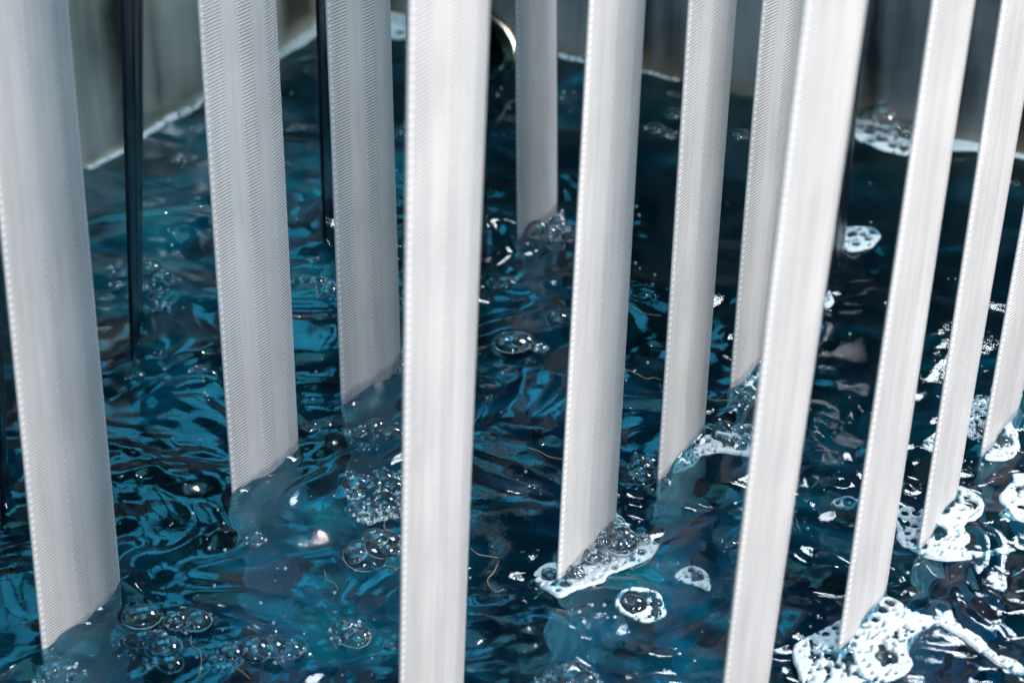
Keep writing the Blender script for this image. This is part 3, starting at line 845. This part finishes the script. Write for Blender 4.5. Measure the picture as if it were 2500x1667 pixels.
# tall bubble pile over the skirt
K3 = 360 / 1882.
pile = zc(1300, 1200, [(1130,600,215),(870,390,160),(800,560,140),(900,600,120),(770,800,125),(550,1010,125),(1270,600,90),(960,330,80),(1090,380,80),(1420,590,85),(910,360,60),(700,560,70),(940,840,75),(1150,480,90)], K3)
def heap(label, pile, ox, oy, beads, mat_key=True, fs=1.0):
    org = at(ox, oy)
    root = tag(empty('bubble_pile', org), label, 'bubbles')
    sp = []
    for (x, y, r) in pile:
        p = at(x, y + r * .25); R = r / FPX * depth(p) * fs
        p = at(x, y + r * .25, R * .55)
        o = bpy.data.objects.new('bubble', random.choice(BM[mat_key])); COL.objects.link(o); o.parent = root
        o.location = p - org; o.scale = (R, R, R * 1.1); o.rotation_euler = (random.uniform(-.2, .2), random.uniform(-.2, .2), random.uniform(0, 6))
        for _ in range(beads):
            a, e = random.uniform(0, 6.28), random.uniform(-.1, 1.4)
            sp.append((p[0] + R * math.cos(a) * math.cos(e), p[1] + R * math.sin(a) * math.cos(e), p[2] + R * .95 * math.sin(e), random.uniform(.0002, .0006)))
    tiny_balls('micro_bubbles', sp, root, org, M['bead'])['kind'] = 'stuff'
heap('tall heap of large thin bubbles leaning on the lower end of the froth-footed belt', pile, 1480, 1330, 22)
heap('big dim soap bubbles resting on the grey-brown foam against the back wall', zc(1650, 0, [(1400,770,110),(1560,800,70),(1300,800,60),(1480,850,60),(1620,850,55),(1250,850,45)]), 2160, 300, 14)
heap('boiling mound of bubbles in front of the foot of the distant curled belt', zc(800, 0, [(1420,1545,85),(1500,1580,70),(1570,1530,60),(1620,1580,55),(1540,1640,60)]), 1330, 575, 12)

# loose froth film, its streaks also painting in white reflections on the waves
def film():
    st = .00055
    gx = np.arange(.04, .34, st); gy = np.arange(-.34, .06, st)
    X, Y = np.meshgrid(gx, gy, indexing='ij')
    x, y = X.ravel(), Y.ravel()
    n = noise(x * 22 + noise(x * 30, y * 30, 21) * .9, y * 44 + noise(x * 30, y * 30, 22) * .9, 23)
    n2 = noise(x * 160, y * 260, 24)
    # drift of the streaks: strongest near the right belts, none by the middle
    w_ = np.clip((x - .12) / .12, 0, 1) * np.clip((.02 - y) / .10, 0, 1)
    ridge = 1 - np.abs(n) * 3.6
    v = ridge + .38 * n2 - 1.30 + .46 * w_ + .30 * np.clip((x - .17) / .08, 0, 1) * np.clip((-.08 - y) / .06, 0, 1)
    ii = np.arange(X.size).reshape(X.shape)
    Q = np.stack([ii[:-1, :-1], ii[1:, :-1], ii[1:, 1:], ii[:-1, 1:]], -1).reshape(-1, 4)
    Q = Q[v[Q].mean(1) > 0]
    used = np.unique(Q)
    z = wave(x[used], y[used]) + .0005 + .0006 * np.clip(v[used] * 4, 0, 1)
    remap = np.full(X.size, -1); remap[used] = np.arange(len(used))
    o = mesh_obj('foam_glint_film', np.stack([x[used], y[used], z], 1), remap[Q], M['film'])
    a = o.data.attributes.new('open', 'FLOAT', 'POINT')
    a.data.foreach_set('value', (.62 - 1.5 * np.clip(v[used], 0, .5)).astype(np.float32))
    tag(o, 'torn thin white foam film and painted white reflections in streaks among the right-hand belts', 'foam', kind='stuff')
film()

# specks of tiny bubbles strewn over the agitated water
sp = []
for _ in range(900):
    px, py = random.uniform(150, 2450), 150 + 1500 * random.random() ** .8
    if noise(np.array([px / 160.]), np.array([py / 110.]), 31)[0] < .05: continue
    p = at(px, py)
    sp.append((p[0], p[1], float(wbase(np.array([p[0]]), np.array([p[1]]))[0]) + .001, random.choice([.0003, .0004, .0005, .0007])))
tag(tiny_balls('stray_bubbles', sp, None, (0, 0, 0), M['bead']), 'stray pinhead bubbles strewn over the open water', 'bubbles', kind='stuff')

# ------------------------------------------------------------------ loose tan threads
def thread(label, pts, rad=.00017):
    P = [at(x, y) for (x, y) in pts]
    Q = []
    n = 8
    for i in range(len(P) - 1):
        p0 = P[max(0, i - 1)]; p1 = P[i]; p2 = P[i + 1]; p3 = P[min(len(P) - 1, i + 2)]
        for k in range(n):
            t = k / n
            Q.append(.5 * ((2 * p1) + (-p0 + p2) * t + (2 * p0 - 5 * p1 + 4 * p2 - p3) * t * t + (-p0 + 3 * p1 - 3 * p2 + p3) * t ** 3))
    Q.append(P[-1]); Q = np.array(Q)
    Q[:, 2] = wave(Q[:, 0].copy(), Q[:, 1].copy()) + .0004
    org = Q.mean(0); V = []; Fc = []; m = 6
    for i, q in enumerate(Q):
        tn = Q[min(i + 1, len(Q) - 1)] - Q[max(i - 1, 0)]; tn /= np.linalg.norm(tn)
        s = np.cross(tn, [0, 0, 1]); s /= np.linalg.norm(s); u = np.cross(s, tn)
        for k in range(m):
            a = 6.28318 * k / m
            V.append(q - org + rad * (s * math.cos(a) + u * math.sin(a)))
    for i in range(len(Q) - 1):
        for k in range(m): Fc.append((i * m + k, i * m + (k + 1) % m, (i + 1) * m + (k + 1) % m, (i + 1) * m + k))
    Fc.append(list(range(m))[::-1]); Fc.append([(len(Q) - 1) * m + k for k in range(m)])
    o = mesh_obj('loose_thread', V, Fc, M['thread']); o.location = org
    tag(o, label, 'thread', 'loose tan threads floating on the bath')
T_ = [
 ('tan thread lying across the froth-speckled raft and the big domes beside the central belt', zc(800, 1100, [(415,400),(380,500),(430,530),(480,590)])),
 ('zigzag tan thread below the two big domes beside the central belt', zc(800, 1100, [(380,790),(440,800),(460,830),(475,810),(510,828)])),
 ('knotted tan thread right against the lower part of the central belt', zc(800, 1100, [(965,695),(1010,725),(1080,730),(1150,738)])),
 ('branching tan thread curling in the dark water right of the central belt', zc(800, 1100, [(1150,780),(1120,850),(1080,900),(1100,950),(1140,980),(1190,965)])),
 ('tan thread standing upright at the bottom edge left of the central belt', zc(0, 1100, [(1290,1250),(1295,1330),(1360,1400),(1350,1560)])),
 ('tan thread trailing right of the long row of joined bubbles', zc(0, 1100, [(1570,1490),(1640,1530),(1690,1570)])),
 ('pale tan thread beside the blue reflection of the second belt', zc(0, 1100, [(2190,810),(2210,870),(2260,890),(2280,930)])),
 ('hooked tan thread in the upper gap left of the distant curled belt', zc(800, 0, [(1280,675),(1220,700),(1190,760),(1160,820),(1150,860)])),
 ('fine tan thread right of the froth-footed belt at mid height', zc(800, 550, [(2030,570),(2100,610),(2160,635),(2250,640)])),
 ('wavy tan thread just left of the fringe-footed belt', zc(800, 550, [(2010,990),(2080,1020),(2150,1050),(2200,1040),(2260,1060)])),
 ('thick tan thread between the fringe-footed belt and the half hidden belt', zc(1650, 550, [(210,1180),(260,1185),(310,1190),(380,1200)])),
 ('long tan thread curving round the right end of the tall bubble heap', zc(800, 1100, [(2255,595),(2235,650),(2190,720),(2150,760),(2080,785)])),
 ('tan thread floating above the left end of the froth skirt', zc(800, 1100, [(1350,0),(1420,20),(1500,55),(1595,65)])),
]
for l_, p_ in T_: thread(l_, p_)
